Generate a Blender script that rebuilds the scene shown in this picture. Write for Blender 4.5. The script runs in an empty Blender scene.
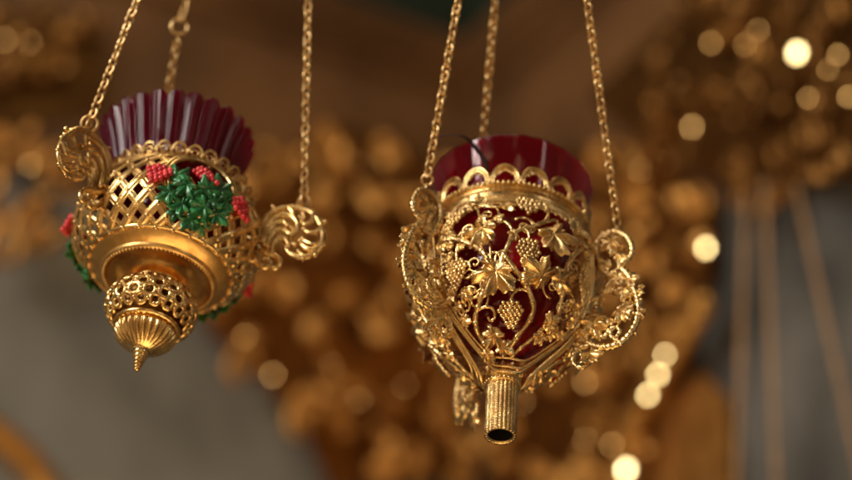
import bpy, math, random
from mathutils import Vector, Matrix
PI = math.pi
random.seed(7)
C = bpy.context.scene.collection
sc = bpy.context.scene

# ------------------------------------------------------------------ camera
W, H, FOC, SENS = 852, 480, 85.0, 36.0
FPX = FOC / SENS * W
PITCH = math.radians(20)
CAM = Vector((0, 0, 1.6))
cd = bpy.data.cameras.new('camera'); cam = bpy.data.objects.new('camera', cd); C.objects.link(cam)
cam.location = CAM; cam.rotation_euler = (PI / 2 + PITCH, 0, 0)
cd.lens = FOC; cd.sensor_width = SENS; cd.clip_start = 0.02; cd.clip_end = 100
sc.camera = cam
FW = Vector((0, math.cos(PITCH), math.sin(PITCH)))
UP = Vector((0, -math.sin(PITCH), math.cos(PITCH)))
RX = Vector((1, 0, 0))
cd.dof.use_dof = True; cd.dof.focus_distance = 1.02; cd.dof.aperture_fstop = 3.2

def ray(px, py):
    return FW + RX * ((px - W / 2) / FPX) + UP * ((H / 2 - py) / FPX)
def at(px, py, d):
    return CAM + ray(px, py) * d

# ------------------------------------------------------------------ materials
def new_mat(name):
    m = bpy.data.materials.new(name); m.use_nodes = True
    nt = m.node_tree
    return m, nt, nt.nodes['Principled BSDF']
def noise(nt, scale, detail=3, coord='Object'):
    tc = nt.nodes.new('ShaderNodeTexCoord'); n = nt.nodes.new('ShaderNodeTexNoise')
    n.inputs['Scale'].default_value = scale; n.inputs['Detail'].default_value = detail
    nt.links.new(tc.outputs[coord], n.inputs['Vector'])
    return n
def ramp(nt, src, stops):
    r = nt.nodes.new('ShaderNodeValToRGB'); e = r.color_ramp.elements
    while len(e) < len(stops): e.new(0.5)
    for k, (p, c) in enumerate(stops):
        e[k].position = p; e[k].color = (*c, 1)
    nt.links.new(src, r.inputs['Fac'])
    return r
def bump(nt, p, src, strength, dist):
    b = nt.nodes.new('ShaderNodeBump'); b.inputs['Strength'].default_value = strength
    b.inputs['Distance'].default_value = dist
    nt.links.new(src, b.inputs['Height']); nt.links.new(b.outputs['Normal'], p.inputs['Normal'])
def metal(name, c0, c1, r0, r1, scale=120, bs=0.25, bd=0.0004, metallic=1.0, worn=0.0):
    m, nt, p = new_mat(name)
    p.inputs['Metallic'].default_value = metallic
    n = noise(nt, scale, 4)
    r = ramp(nt, n.outputs['Fac'], [(0.3, c0), (0.7, c1)])
    col = r.outputs['Color']
    mr = nt.nodes.new('ShaderNodeMapRange'); mr.inputs['To Min'].default_value = r0; mr.inputs['To Max'].default_value = r1
    n2 = noise(nt, scale * 3, 3)
    nt.links.new(n2.outputs['Fac'], mr.inputs['Value']); rough = mr.outputs['Result']
    if worn:    # brown tarnish in patches, duller than the clean metal
        w = noise(nt, 75, 6)
        k = ramp(nt, w.outputs['Fac'], [(0.36, (worn, worn, worn)), (0.56, (0, 0, 0))])
        mx = nt.nodes.new('ShaderNodeMixRGB'); mx.inputs[2].default_value = (0.26, 0.11, 0.035, 1)
        nt.links.new(k.outputs['Color'], mx.inputs[0]); nt.links.new(col, mx.inputs[1]); col = mx.outputs['Color']
        ad = nt.nodes.new('ShaderNodeMath'); ad.operation = 'MULTIPLY_ADD'; ad.inputs[1].default_value = 0.22
        nt.links.new(k.outputs['Color'], ad.inputs[0]); nt.links.new(rough, ad.inputs[2]); rough = ad.outputs[0]
    nt.links.new(col, p.inputs['Base Color']); nt.links.new(rough, p.inputs['Roughness'])
    n3 = noise(nt, scale * 8, 2)
    bump(nt, p, n3.outputs['Fac'], bs, bd)
    return m
GOLD = metal('polished_gold', (0.80, 0.51, 0.19), (0.93, 0.68, 0.31), 0.12, 0.30, worn=0.58)
GOLD_CAST = metal('cast_gold', (0.80, 0.53, 0.21), (0.94, 0.71, 0.35), 0.12, 0.30, 200, 0.45, 0.0004, worn=0.6)
GOLD_WIRE = metal('chain_gold', (0.72, 0.46, 0.19), (0.88, 0.63, 0.30), 0.20, 0.36, worn=0.5)
GOLD_PAN = metal('spun_gold', (0.72, 0.42, 0.13), (0.84, 0.54, 0.20), 0.26, 0.42, 60, 0.15, 0.0004, worn=0.6)
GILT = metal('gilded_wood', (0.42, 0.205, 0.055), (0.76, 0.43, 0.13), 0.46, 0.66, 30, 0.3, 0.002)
GILT_DARK = metal('dark_gilding', (0.16, 0.075, 0.025), (0.34, 0.17, 0.05), 0.35, 0.6, 25, 0.3, 0.002)  # darker, browner version of the gilding colour
GILT_BRIGHT = metal('bright_gilding', (0.72, 0.44, 0.13), (0.92, 0.66, 0.26), 0.16, 0.3, 40, 0.1, 0.0005)
GLINT_DIM = metal('dim_glint_gilding', (0.62, 0.34, 0.10), (0.82, 0.52, 0.20), 0.12, 0.2, 10, 0.0, 0.0001)  # colour turned down so the added discs give weaker glints
GLINT = metal('glint_gilding', (0.90, 0.66, 0.28), (0.96, 0.76, 0.38), 0.10, 0.16, 10, 0.0, 0.0001)  # polished gold for the added discs that make the strong glints
BRONZE = metal('old_bronze', (0.52, 0.32, 0.17), (0.66, 0.44, 0.25), 0.4, 0.6, 40)
WOOD = metal('brown_cornice_wood', (0.075, 0.034, 0.012), (0.17, 0.080, 0.028), 0.45, 0.6, 6, 0.1, 0.002, 0.0)
def plain(name, c0, c1, scale, rough, detail=4, bs=0.2, bd=0.002):
    m, nt, p = new_mat(name)
    n = noise(nt, scale, detail)
    r = ramp(nt, n.outputs['Fac'], [(0.3, c0), (0.7, c1)])
    nt.links.new(r.outputs['Color'], p.inputs['Base Color'])
    p.inputs['Roughness'].default_value = rough
    bump(nt, p, n.outputs['Fac'], bs, bd)
    return m
PLASTER = plain('grey_plaster', (0.036, 0.035, 0.032), (0.26, 0.25, 0.222), 3.6, 0.8)
PANEL_GREY = plain('grey_panel_paint', (0.012, 0.012, 0.012), (0.17, 0.165, 0.155), 5.0, 0.6)
GREEN_WALL = plain('dark_green_paint', (0.006, 0.012, 0.006), (0.012, 0.022, 0.010), 3.0, 0.7)
BORE_SHADOW = plain('bore_shadow_black', (0.004, 0.003, 0.002), (0.008, 0.006, 0.004), 200, 0.9)  # black stands in for the shade inside the open tube
WIRE = plain('burnt_wire', (0.008, 0.003, 0.003), (0.03, 0.008, 0.006), 90, 0.85)

def glass_mat(name, deep, lit, spec_rough, trans_w, streaks=False, gc=(0.62, 0.55, 0.62)):
    m, nt, p = new_mat(name)
    out = nt.nodes['Material Output']; nt.nodes.remove(p)
    tr = nt.nodes.new('ShaderNodeBsdfTranslucent'); tr.inputs['Color'].default_value = (*lit, 1)
    df = nt.nodes.new('ShaderNodeBsdfDiffuse')
    n = noise(nt, 45, 3)
    r = ramp(nt, n.outputs['Fac'], [(0.35, deep), (0.75, tuple(min(1, x * 1.7) for x in deep))])
    nt.links.new(r.outputs['Color'], df.inputs['Color'])
    rf = nt.nodes.new('ShaderNodeBsdfPrincipled'); rf.inputs['Base Color'].default_value = (*lit, 1)
    rf.inputs['Transmission Weight'].default_value = 1; rf.inputs['IOR'].default_value = 1.5; rf.inputs['Roughness'].default_value = .06
    a = nt.nodes.new('ShaderNodeMixShader'); a.inputs[0].default_value = 0.55
    nt.links.new(df.outputs[0], a.inputs[1]); nt.links.new(tr.outputs[0], a.inputs[2])
    b = nt.nodes.new('ShaderNodeMixShader'); b.inputs[0].default_value = trans_w
    nt.links.new(a.outputs[0], b.inputs[1]); nt.links.new(rf.outputs[0], b.inputs[2])
    gl = nt.nodes.new('ShaderNodeBsdfGlossy'); gl.inputs['Roughness'].default_value = spec_rough
    gl.inputs['Color'].default_value = (*gc, 1)
    fr = nt.nodes.new('ShaderNodeFresnel'); fr.inputs['IOR'].default_value = 1.52
    bp = nt.nodes.new('ShaderNodeBump'); bp.inputs['Strength'].default_value = 0.25; bp.inputs['Distance'].default_value = 0.001
    n2 = noise(nt, 90 if not streaks else 1000, 2); nt.links.new(n2.outputs['Fac'], bp.inputs['Height'])
    if streaks:   # pulled glass: fine lines running up the flutes
        mp = nt.nodes.new('ShaderNodeMapping'); mp.inputs['Scale'].default_value = (1, 1, 0.05)
        src = n2.inputs['Vector'].links[0].from_socket
        nt.links.new(src, mp.inputs['Vector']); nt.links.new(mp.outputs['Vector'], n2.inputs['Vector'])
        bp.inputs['Strength'].default_value = 0.35; bp.inputs['Distance'].default_value = 0.0008
    for x in (gl, fr): nt.links.new(bp.outputs['Normal'], x.inputs['Normal'])
    c = nt.nodes.new('ShaderNodeMixShader')
    nt.links.new(fr.outputs[0], c.inputs[0]); nt.links.new(b.outputs[0], c.inputs[1]); nt.links.new(gl.outputs[0], c.inputs[2])
    nt.links.new(c.outputs[0], out.inputs['Surface'])
    return m
RUBY = glass_mat('ruby_glass', (0.10, 0.002, 0.010), (0.85, 0.02, 0.05), 0.12, 0.62, False, (0.27, 0.21, 0.24))
PLUM = glass_mat('plum_glass', (0.085, 0.005, 0.020), (0.75, 0.02, 0.09), 0.06, 0.42, True, (0.11, 0.085, 0.105))

def enamel(name, c0, c1):
    m, nt, p = new_mat(name)
    n = noise(nt, 260, 3)
    r = ramp(nt, n.outputs['Fac'], [(0.32, c0), (0.60, c1), (0.74, tuple(x * 1.8 + .03 for x in c1))])
    nt.links.new(r.outputs['Color'], p.inputs['Base Color'])
    p.inputs['Roughness'].default_value = 0.34; p.inputs['Coat Weight'].default_value = 0.4
    p.inputs['Metallic'].default_value = 0.2
    bump(nt, p, noise(nt, 500, 2).outputs['Fac'], 0.4, 0.0005)
    return m
GREEN = enamel('green_enamel', (0.004, 0.070, 0.020), (0.022, 0.20, 0.055))
RED = enamel('red_enamel', (0.42, 0.010, 0.022), (0.72, 0.035, 0.045))

# ------------------------------------------------------------------ mesh tools (mm in, metres out)
class MB:
    def __init__(s): s.v = []; s.f = []
    def grid(s, rows, closed_u=True, closed_v=False):
        b = len(s.v); n = len(rows[0]); m = len(rows)
        for r in rows: s.v.extend(Vector(p) for p in r)
        for i in range(m if closed_v else m - 1):
            i2 = (i + 1) % m
            for j in range(n if closed_u else n - 1):
                j2 = (j + 1) % n
                s.f.append((b + i * n + j, b + i * n + j2, b + i2 * n + j2, b + i2 * n + j))
    def cap(s, idx): s.f.append(tuple(idx))
    def tube(s, pts, rad, seg=8, closed=False, twist=0.0, twa=0.0, jit=0.0, flat=None, asp=1.0):
        pts = [Vector(p) for p in pts]; n = len(pts)
        if n < 2: return
        R = rad if callable(rad) else (lambda t: rad)
        ref = None; rows = []; acc = 0.0
        for i, p in enumerate(pts):
            if closed: t = pts[(i + 1) % n] - pts[i - 1]
            else: t = pts[min(i + 1, n - 1)] - pts[max(i - 1, 0)]
            if t.length < 1e-9: t = Vector((0, 0, 1))
            t.normalize()
            if flat is not None: a = (flat(p) if callable(flat) else Vector(flat)); a = a - t * a.dot(t)
            elif ref is None: a = t.orthogonal()
            else: a = ref - t * ref.dot(t)
            if a.length < 1e-6: a = t.orthogonal()
            a.normalize(); b = t.cross(a); ref = a
            if i: acc += (p - pts[i - 1]).length
            r = R(i / max(1, n - 1)) * (1 + jit * (random.random() - .5))
            row = []
            for k in range(seg):
                th = 2 * PI * k / seg
                q = r * (1 + twa * math.cos(2 * (th) - twist * acc))
                row.append(p + (a * math.cos(th) + b * (math.sin(th) * asp)) * q)
            rows.append(row)
        b0 = len(s.v)
        s.grid(rows, True, closed)
        if not closed:
            s.cap([b0 + k for k in range(seg)][::-1]); e = b0 + (n - 1) * seg
            s.cap([e + k for k in range(seg)])
    def ball(s, c, r, seg=8, rings=5, sc3=(1, 1, 1)):
        c = Vector(c); b = len(s.v)
        s.v.append(c + Vector((0, 0, r * sc3[2])))
        for i in range(1, rings):
            a = PI * i / rings
            for k in range(seg):
                t = 2 * PI * k / seg
                s.v.append(c + Vector((math.sin(a) * math.cos(t) * r * sc3[0], math.sin(a) * math.sin(t) * r * sc3[1], math.cos(a) * r * sc3[2])))
        s.v.append(c - Vector((0, 0, r * sc3[2]))); e = len(s.v) - 1
        for k in range(seg):
            s.f.append((b, b + 1 + k, b + 1 + (k + 1) % seg))
            for i in range(rings - 2):
                x = b + 1 + i * seg
                s.f.append((x + k, x + seg + k, x + seg + (k + 1) % seg, x + (k + 1) % seg))
            x = b + 1 + (rings - 2) * seg
            s.f.append((x + k, e, x + (k + 1) % seg))
    def lathe(s, prof, seg=96, fn=None):
        rows = []
        for i, (r, z) in enumerate(prof):
            row = []
            for k in range(seg):
                a = 2 * PI * k / seg
                rr, zz = fn(r, z, a, i) if fn else (r, z)
                row.append((rr * math.cos(a), rr * math.sin(a), zz))
            rows.append(row)
        s.grid(rows, True)
    def leaf(s, c, n, t, size, thick=0.5, droop=0.16, seed=0, serr=0.13, wid=0.74, fill=0.42, ridge=1.0):
        """lobed vine leaf: c base-centre, n normal, t towards the tip"""
        rnd = random.Random(seed)
        n = Vector(n).normalized(); t = Vector(t); t = (t - n * t.dot(n)).normalized(); u = n.cross(t)
        lob = [(0, 1.0), (0.98, 0.88), (-0.98, 0.88), (1.95, 0.62), (-1.95, 0.62)]
        lob = [(a + rnd.uniform(-.1, .1), l * rnd.uniform(.88, 1.1)) for a, l in lob]
        N = 60; fr = [0.0, 0.22, 0.45, 0.7, 0.88, 1.0]
        curl = rnd.uniform(-.15, .25); cx = rnd.uniform(-.2, .2)
        def outline(th):
            v = fill
            for a, l in lob:
                d = abs((th - a + PI) % (2 * PI) - PI)
                v = max(v, l * (0.36 + 0.64 * max(0, 1 - (d / wid) ** 1.6)) if d < wid else 0)
            saw = ((th * 17 / (2 * PI) * 1.0) % 1.0)
            return v * (1 - serr + serr * 2 * abs(saw - .5) * 1.6)
        def hgt(th, f):
            best = 0; val = 0
            for a, l in lob:
                d = abs((th - a + PI) % (2 * PI) - PI)
                val = max(val, math.exp(-(d / 0.13) ** 2) * 0.12 + math.exp(-(d / 0.42) ** 2) * 0.13)
            return size * (ridge * val * min(1, f * 2.2) - droop * f * f + curl * f * f * math.cos(th) + cx * f * f * math.sin(th))
        b = len(s.v)
        top = []
        for side in (1, -1):
            rows = []
            for f in fr:
                row = []
                for k in range(N):
                    th = 2 * PI * k / N - PI
                    r = outline(th) * size * max(f, 0.01)
                    h = hgt(th, f) + (thick / 2 * side if f < .99 else thick * 0.15 * side)
                    row.append(Vector(c) + t * (r * math.cos(th)) + u * (r * math.sin(th)) + n * h)
                rows.append(row)
            top.append(rows)
        s.grid(top[0] + top[1][::-1], True)
    def grapes(s, c, n, t, w, h, r=1.25, seed=0):
        """bunch hanging from c towards t, on the surface with normal n"""
        rnd = random.Random(seed)
        n = Vector(n).normalized(); t = Vector(t); t = (t - n * t.dot(n)).normalized(); u = n.cross(t)
        y = r * .8; k = 0
        while y < h:
            f = y / h
            half = w / 2 * (0.62 + 1.2 * f if f < .32 else 1.0 - 0.95 * ((f - .32) / .68) ** 1.3)
            m = max(1, int(round(2 * half / (1.8 * r))))
            for j in range(m):
                x = (j - (m - 1) / 2) * 1.8 * r
                lift = r * 1.1 * math.sqrt(max(0, 1 - (x / (half + r)) ** 2)) + rnd.uniform(-.2, .3) * r
                s.ball(Vector(c) + t * (y + rnd.uniform(-.15, .15) * r) + u * (x + rnd.uniform(-.15, .15) * r) + n * lift, r * rnd.uniform(.92, 1.1), 8, 6)
            y += 1.55 * r; k += 1
    def build(s, name, m, parent=None, smooth=True, mw=None):
        me = bpy.data.meshes.new(name)
        me.from_pydata([tuple(x * 0.001 for x in p) for p in s.v], [], s.f)
        me.materials.append(m)
        if smooth: me.polygons.foreach_set('use_smooth', [True] * len(me.polygons))
        me.update()
        o = bpy.data.objects.new(name, me); C.objects.link(o)
        if parent: o.parent = parent
        return o

def cr(pts, per=8, closed=False):
    """Catmull-Rom through points"""
    P = [Vector(p) for p in pts]; n = len(P); out = []
    if n < 3 and not closed: 
        return [P[0].lerp(P[-1], i / per) for i in range(per + 1)]
    for i in range(n if closed else n - 1):
        if closed: a, b, c, d = P[i - 1], P[i], P[(i + 1) % n], P[(i + 2) % n]
        else: a, b, c, d = P[max(i - 1, 0)], P[i], P[i + 1], P[min(i + 2, n - 1)]
        for k in range(per):
            t = k / per
            out.append(0.5 * ((2 * b) + (c - a) * t + (2 * a - 5 * b + 4 * c - d) * t * t + (3 * b - a - 3 * c + d) * t ** 3))
    if not closed: out.append(P[-1])
    return out
def tag(o, label, cat, group=None, kind=None):
    o['label'] = label; o['category'] = cat
    if group: o['group'] = group
    if kind: o['kind'] = kind
    return o
def struct(o): o['kind'] = 'structure'; return o
def empty(name, mw):
    o = bpy.data.objects.new(name, None); C.objects.link(o); o.matrix_world = mw
    o.empty_display_size = 0.02
    return o
def interp(prof, z):
    if z <= prof[0][1]: return prof[0][0]
    for (r0, z0), (r1, z1) in zip(prof, prof[1:]):
        if z <= z1:
            t = (z - z0) / (z1 - z0)
            return r0 + (r1 - r0) * t
    return prof[-1][0]
def smooth_prof(pr, per=6):
    return [(p.x, p.y) for p in cr([Vector((r, z, 0)) for r, z in pr], per)]

# lamp frame: place a lamp by picture point, distance, elevation seen from below and roll
class Frame:
    def __init__(s, px, py, d, elev, roll, sc=1.0):
        s.o = at(px, py, d)
        F = ray(px, py).normalized()
        X = (RX - F * RX.dot(F)).normalized(); U = X.cross(F)
        e, th = math.radians(elev), math.radians(roll)
        a = (X * math.sin(th) + U * math.cos(th)) * math.cos(e) + F * math.sin(e)
        x = (X - a * X.dot(a)).normalized(); y = a.cross(x)
        R = Matrix((x, y, a)).transposed()
        s.mw = Matrix.Translation(s.o) @ R.to_4x4() @ Matrix.Scale(sc, 4)
        s.inv = s.mw.inverted()
    def lray(s, px, py):
        o = s.inv @ CAM; d = (s.inv.to_3x3() @ ray(px, py)).normalized()
        return o * 1000, d
    def local(s, wp): return (s.inv @ wp) * 1000
    def on_surf(s, px, py, prof, off=0.0):
        """first hit of a picture ray with a surface of revolution, in local mm"""
        o, d = s.lray(px, py)
        t0 = -o.dot(d); best = None
        n = 700; prev = None
        for i in range(n + 1):
            t = t0 - 75 + 150 * i / n
            p = o + d * t
            g = math.hypot(p.x, p.y) - interp(prof, p.z)
            if best is None or g < best[0]: best = (g, p)
            if prev is not None and prev > 0 and g <= 0:
                best = (0, p); break
            prev = g
        p = best[1]; a = math.atan2(p.y, p.x); r = interp(prof, p.z)
        nrm = s.normal(a, p.z, prof)
        return Vector((r * math.cos(a), r * math.sin(a), p.z)) + nrm * off, nrm
    def normal(s, a, z, prof):
        dr = (interp(prof, z + .6) - interp(prof, z - .6)) / 1.2
        return Vector((math.cos(a), math.sin(a), -dr)).normalized()
    def on_plane(s, px, py, az):
        """hit with the vertical half plane through the axis at azimuth az"""
        o, d = s.lray(px, py)
        n = Vector((-math.sin(az), math.cos(az), 0))
        t = -o.dot(n) / d.dot(n)
        return o + d * t

def chain_mesh(a, b, pitch, w, wire, view, mb=None):
    """oval links, each turned a quarter turn from the last; a, b in local mm"""
    mb = mb or MB()
    d = b - a; L = d.length; d.normalize()
    u = d.cross(view).normalized(); v = d.cross(u)
    n = int(L / pitch); hl = pitch / 2 + wire; hw = w / 2 - wire / 2
    for i in range(n):
        c = a + d * ((i + .5) * pitch)
        ang = (PI / 4 if i % 2 else -PI / 4) * .9 + random.uniform(-.28, .28)
        x = u * math.cos(ang) + v * math.sin(ang)
        lean = random.uniform(-.05, .05) + .35
        pts = []
        for k in range(14):
            t = 2 * PI * k / 14
            q = 1.0
            pts.append(c + d * (hl - wire / 2) * math.cos(t) + x * (hw * math.sin(t) + lean * math.cos(t)))
        mb.tube(pts, wire / 2, 6, closed=True)
    return mb
def ring_mesh(c, n, r, wire, mb=None, sq=1.0):
    mb = mb or MB(); n = n.normalized(); u = n.orthogonal().normalized(); v = n.cross(u)
    mb.tube([c + u * r * math.cos(2 * PI * k / 22) + v * r * math.sin(2 * PI * k / 22) * sq for k in range(22)], wire, 8, closed=True)
    return mb
def copy_tree(o, parent, rotz, dz=0.0):
    c = o.copy(); C.objects.link(c); c.parent = parent
    c.rotation_euler.z += rotz; c.location.z += dz * .001
    for ch in o.children:
        k = ch.copy(); C.objects.link(k); k.parent = c
    return c

# ================================================================== RIGHT LAMP: grapevine openwork
def right_lamp():
    F = Frame(502.5, 386, 1.05, 34, 2.6)
    VD = F.inv.to_3x3() @ (CAM - F.o)
    root = empty('hanging_lamp', F.mw)
    tag(root, 'golden openwork hanging lamp of grapevines around a smooth red glass, ending in a hollow tube', 'hanging lamp')
    AZ = [math.radians(-18), math.radians(102), math.radians(222)]
    AC = math.radians(281)
    PROF = smooth_prof([(8.5, 0), (14, 6), (22.5, 13), (31.5, 20), (38.5, 27), (43.8, 37), (47.6, 50), (49, 64), (48.4, 77), (46, 88), (43.0, 95)], 8)
    # --- stem tube, beaded in rows
    mb = MB(); rows = []; nb, L = 22, 31.0
    SEG = nb * 6
    nz = int(L / 1.45) * 6
    for i in range(nz + 1):
        z = -L + L * i / nz
        row = []
        for k in range(SEG):
            a = 2 * PI * k / SEG
            col = k // 6
            g = abs(math.sin(nb / 2 * a)); 
            hh = abs(math.sin(PI * (z / 1.45 + (.5 if col % 2 else 0))))
            r = 7.4 + 1.15 * math.sqrt(g) * (0.2 + 0.8 * hh)
            row.append((r * math.cos(a), r * math.sin(a), z))
        rows.append(row)
    inner = [[(rr * math.cos(2 * PI * k / SEG), rr * math.sin(2 * PI * k / SEG), z) for k in range(SEG)] for rr, z in ((6.2, -L + 1.2), (6.6, -L - .15))]
    mb.grid(inner + rows, True)
    tube = mb.build('stem_tube', GOLD_CAST, root)
    mb = MB(); mb.lathe([(6.15, -L + .9), (6.1, -L + 3), (6.0, -12), (0.1, -11.5)], 40)
    mb.build('shadowed_bore', BORE_SHADOW, tube)  # inner wall coloured black as shade, the metal itself is gold
    # --- collar between tube and basket
    mb = MB()
    mb.lathe(smooth_prof([(7.4, -1.5), (9.4, -.9), (9.2, .6), (8.0, 1.2), (8.6, 2.2), (9.6, 3.0), (9.0, 4.2), (8.0, 4.6)], 5), 72)
    for k in range(26):
        a = 2 * PI * k / 26
        mb.ball((9.0 * math.cos(a), 9.0 * math.sin(a), 0), 1.05, 8, 5)
    for k in range(12):
        a = 2 * PI * k / 12
        n = Vector((math.cos(a), math.sin(a), .1)); 
        mb.leaf(n * 9.0 + Vector((0, 0, 4.4)), n - Vector((0, 0, .5)), (math.cos(a) * .6, math.sin(a) * .6, 1), 4.6, .4, .1, k)
    mb.build('collar', GOLD, root)
    # --- rim band with pearls
    mb = MB(); RZ = 4.2
    mb.lathe(smooth_prof([(r, z + RZ) for r, z in [(41.0, 88.0), (43.2, 87.6), (44.2, 88.8), (43.2, 90.0), (42.7, 90.6), (43.2, 92.2), (42.8, 94.0), (43.0, 95.4), (44.4, 96.0), (44.6, 96.9), (43.0, 97.4), (41.0, 97.2), (40.8, 92), (41.0, 88.0)]], 5), 144)
    for k in range(100):
        a = 2 * PI * k / 100
        mb.ball((44.7 * math.cos(a), 44.7 * math.sin(a), 97.0 + RZ), 1.25, 8, 6)
    for k in range(150):
        a = 2 * PI * k / 150
        mb.ball((43.9 * math.cos(a), 43.9 * math.sin(a), 87.6 + RZ), .7, 6, 4)
    mb.build('rim_band', GOLD, root)
    # --- crown of arches
    na = 17
    mb = MB()
    for k in range(na):
        a0 = 2 * PI * (k + .62) / na; hw = PI / na * .93
        def P(u, v, flare=0.14):
            a = a0 + hw * u; r = 43.6 + v * flare
            return Vector((r * math.cos(a), r * math.sin(a), 97.6 + RZ + v))
        arc = [P(math.cos(t), 11.0 * max(0, math.sin(t)) ** .8) for t in [PI * i / 22 for i in range(23)]]
        mb.tube(arc, 0.8, 8, flat=lambda p: Vector((p.x, p.y, 0)))
        arc2 = [P(.80 * math.cos(t), 9.2 * max(0, math.sin(t)) ** .8) for t in [PI * i / 28 for i in range(29)]]
        mb.tube(arc2, lambda t: 0.7 + .2 * math.sin(t * 75), 7)
        for i in range(3, 11):
            mb.ball(P(.62 * math.cos(PI * i / 13), 7.6 * max(0, math.sin(PI * i / 13)) ** .8), .72, 6, 4)
    mb.build('arch_crown', GOLD, root)

    # --- the three vine panels
    def S(px, py, off=0.6): return F.on_surf(px, py, PROF, off)
    def surf(a, z, off=0.0):
        r = interp(PROF, z); return Vector((r * math.cos(a), r * math.sin(a), z)) + F.normal(a, z, PROF) * off
    mb = MB()
    # teardrop frame of three wires
    def border(delta, ztop, zbot, off, n=80):
        pts = []
        for i in range(n + 1):
            t = i / n; 
            # superellipse in (azimuth, z)
            ang = 2 * PI * t
            cu, su = math.cos(ang), math.sin(ang)
            u = math.copysign(abs(cu) ** .38, cu); v = math.copysign(abs(su) ** .8, su)
            z = (ztop + zbot) / 2 + (ztop - zbot) / 2 * v
            pts.append(surf(AC + math.radians(delta) * u, z, off))
        return pts[:-1]
    mb.tube(border(59.8, 88.6, 2.5, .4), 1.1, 8, closed=True)
    mb.tube(border(57.6, 86.8, 4.5, .8), 0.7, 8, closed=True, twist=1.6, twa=.22)
    mb.tube(border(55.4, 84.8, 7.5, .5), 0.7, 8, closed=True, jit=.35)
    for i, p in enumerate(border(53.4, 83.0, 9.0, .6, 110)):
        if p.z > 30: mb.ball(p, .75 + .45 * (i % 3 == 0), 6, 4)
    vines = [
        ([(437, 229), (450, 238), (468, 244), (480, 250), (488, 259), (494, 268)], 1.55),
        ([(466, 244), (459, 247), (457, 253), (458, 262)], .75),
        ([(497, 270), (501, 262), (505, 252), (510, 241), (512, 232), (509, 226), (503, 222), (498, 224)], 1.15),
        ([(488, 259), (491, 254), (496, 253), (500, 257), (501, 264)], .75),
        ([(503, 254), (509, 262), (516, 272), (524, 283), (530, 295), (533, 309), (528, 322), (518, 335), (509, 350)], 1.4),
        ([(511, 301), (513, 294), (519, 290), (526, 291), (531, 298)], .8),
        ([(511, 241), (516, 233), (524, 229), (536, 226), (545, 221), (548, 213), (544, 205)], 1.05),
        ([(524, 229), (528, 233), (529, 240)], .7),
        ([(541, 224), (549, 222), (555, 221), (559, 227), (557, 232)], .8),
        ([(590, 247), (580, 250), (570, 259), (565, 270), (562, 285), (560, 305), (556, 322)], 1.35),
        ([(564, 273), (570, 262), (578, 262), (581, 270)], .75),
        ([(487, 286), (482, 296), (478, 308), (476, 320), (479, 334), (490, 350)], 1.35),
        ([(478, 310), (486, 307), (493, 309), (495, 317), (491, 321), (488, 317)], .8),
        ([(556, 322), (544, 327), (532, 338), (520, 348), (510, 358)], 1.1),
        ([(545, 278), (552, 270), (557, 268), (564, 272)], .8),
        ([(443, 255), (440, 262), (444, 268), (449, 264)], .7),
        ([(470, 209), (482, 207), (494, 208), (508, 207), (520, 205)], .7),
        ([(478, 210), (480, 218), (482, 226)], .65),
        ([(491, 260), (490, 246), (486, 236)], .7),
        ([(500, 330), (497, 340), (500, 352)], .9),
    ]
    for pts, w in vines:
        P3 = cr([S(x, y, .5)[0] for x, y in pts], 10)
        mb.tube(P3, lambda t, w=w: w * 1.22 * (1.0 - .25 * t + .10 * math.sin(t * 37)), 9, jit=.2)
        if w > 1.2:
            for q in P3[6::13]: mb.ball(q, w * 1.4, 7, 5)
    rt = random.Random(31)
    for k in range(12):     # small tendrils filling the gaps by the frame
        a0 = AC + math.radians(rt.choice((-1, 1)) * rt.uniform(30, 48)); zz = rt.uniform(20, 78); sg = rt.choice((-1, 1)); ph = rt.uniform(0, 6.3)
        pts = []
        for i in range(20):
            rr = 3.6 * (1 - i / 24); th = ph + sg * i * .42
            z = zz + rr * math.sin(th); pts.append(surf(a0 + rr * math.cos(th) / interp(PROF, zz), z, .4))
        mb.tube(pts, lambda t: .75 - .2 * t, 7, jit=.2); mb.ball(pts[-1], 1.0, 6, 4)
    for k in range(13):     # fine tendrils between the leaves
        a0 = AC + math.radians(rt.uniform(-38, 40)); zz = rt.uniform(24, 80); sg = rt.choice((-1, 1)); ph = rt.uniform(0, 6.3)
        pts = []
        for i in range(26):
            rr = 1.0 + 5.2 * (i / 25) ** 1.3; th = ph + sg * i * .36
            z = zz + rr * math.sin(th); pts.append(surf(a0 + rr * math.cos(th) / interp(PROF, zz), z, .3))
        mb.tube(pts, lambda t: .45 + .22 * t, 7, jit=.25); mb.ball(pts[0], .95, 6, 4)
    panel = mb.build('vine_panel', GOLD_CAST, root)
    def leafpart(x, y, tx, ty, size, seed, off=2.2):
        c, n = S(x, y, off); t = S(tx, ty, off)[0] - c
        m = MB(); m.leaf(c, n, t, size * 1.42, .55, .14, seed); m.build('vine_leaf', GOLD_CAST, panel)
    for k, a in enumerate([(484, 231, 478, 240, 9.4), (496, 272, 487, 294, 11.8), (551, 236, 560, 252, 11.2), (540, 277, 533, 270, 9.6),
                           (556, 283, 566, 276, 7.2), (547, 324, 556, 318, 6.0), (495, 333, 489, 343, 6.2), (479, 204, 470, 203, 5.0),
                           (503, 346, 514, 352, 5.0), (444, 246, 450, 256, 5.0), (466, 294, 474, 303, 5.0), (574, 232, 568, 226, 6.0),
                           (587, 244, 586, 256, 5.6), (507, 208, 512, 212, 4.6), (452, 296, 460, 303, 4.6), (540, 336, 533, 341, 4.4),
                           (488, 352, 494, 360, 4.6)]):
        leafpart(*a, 100 + k)
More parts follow.
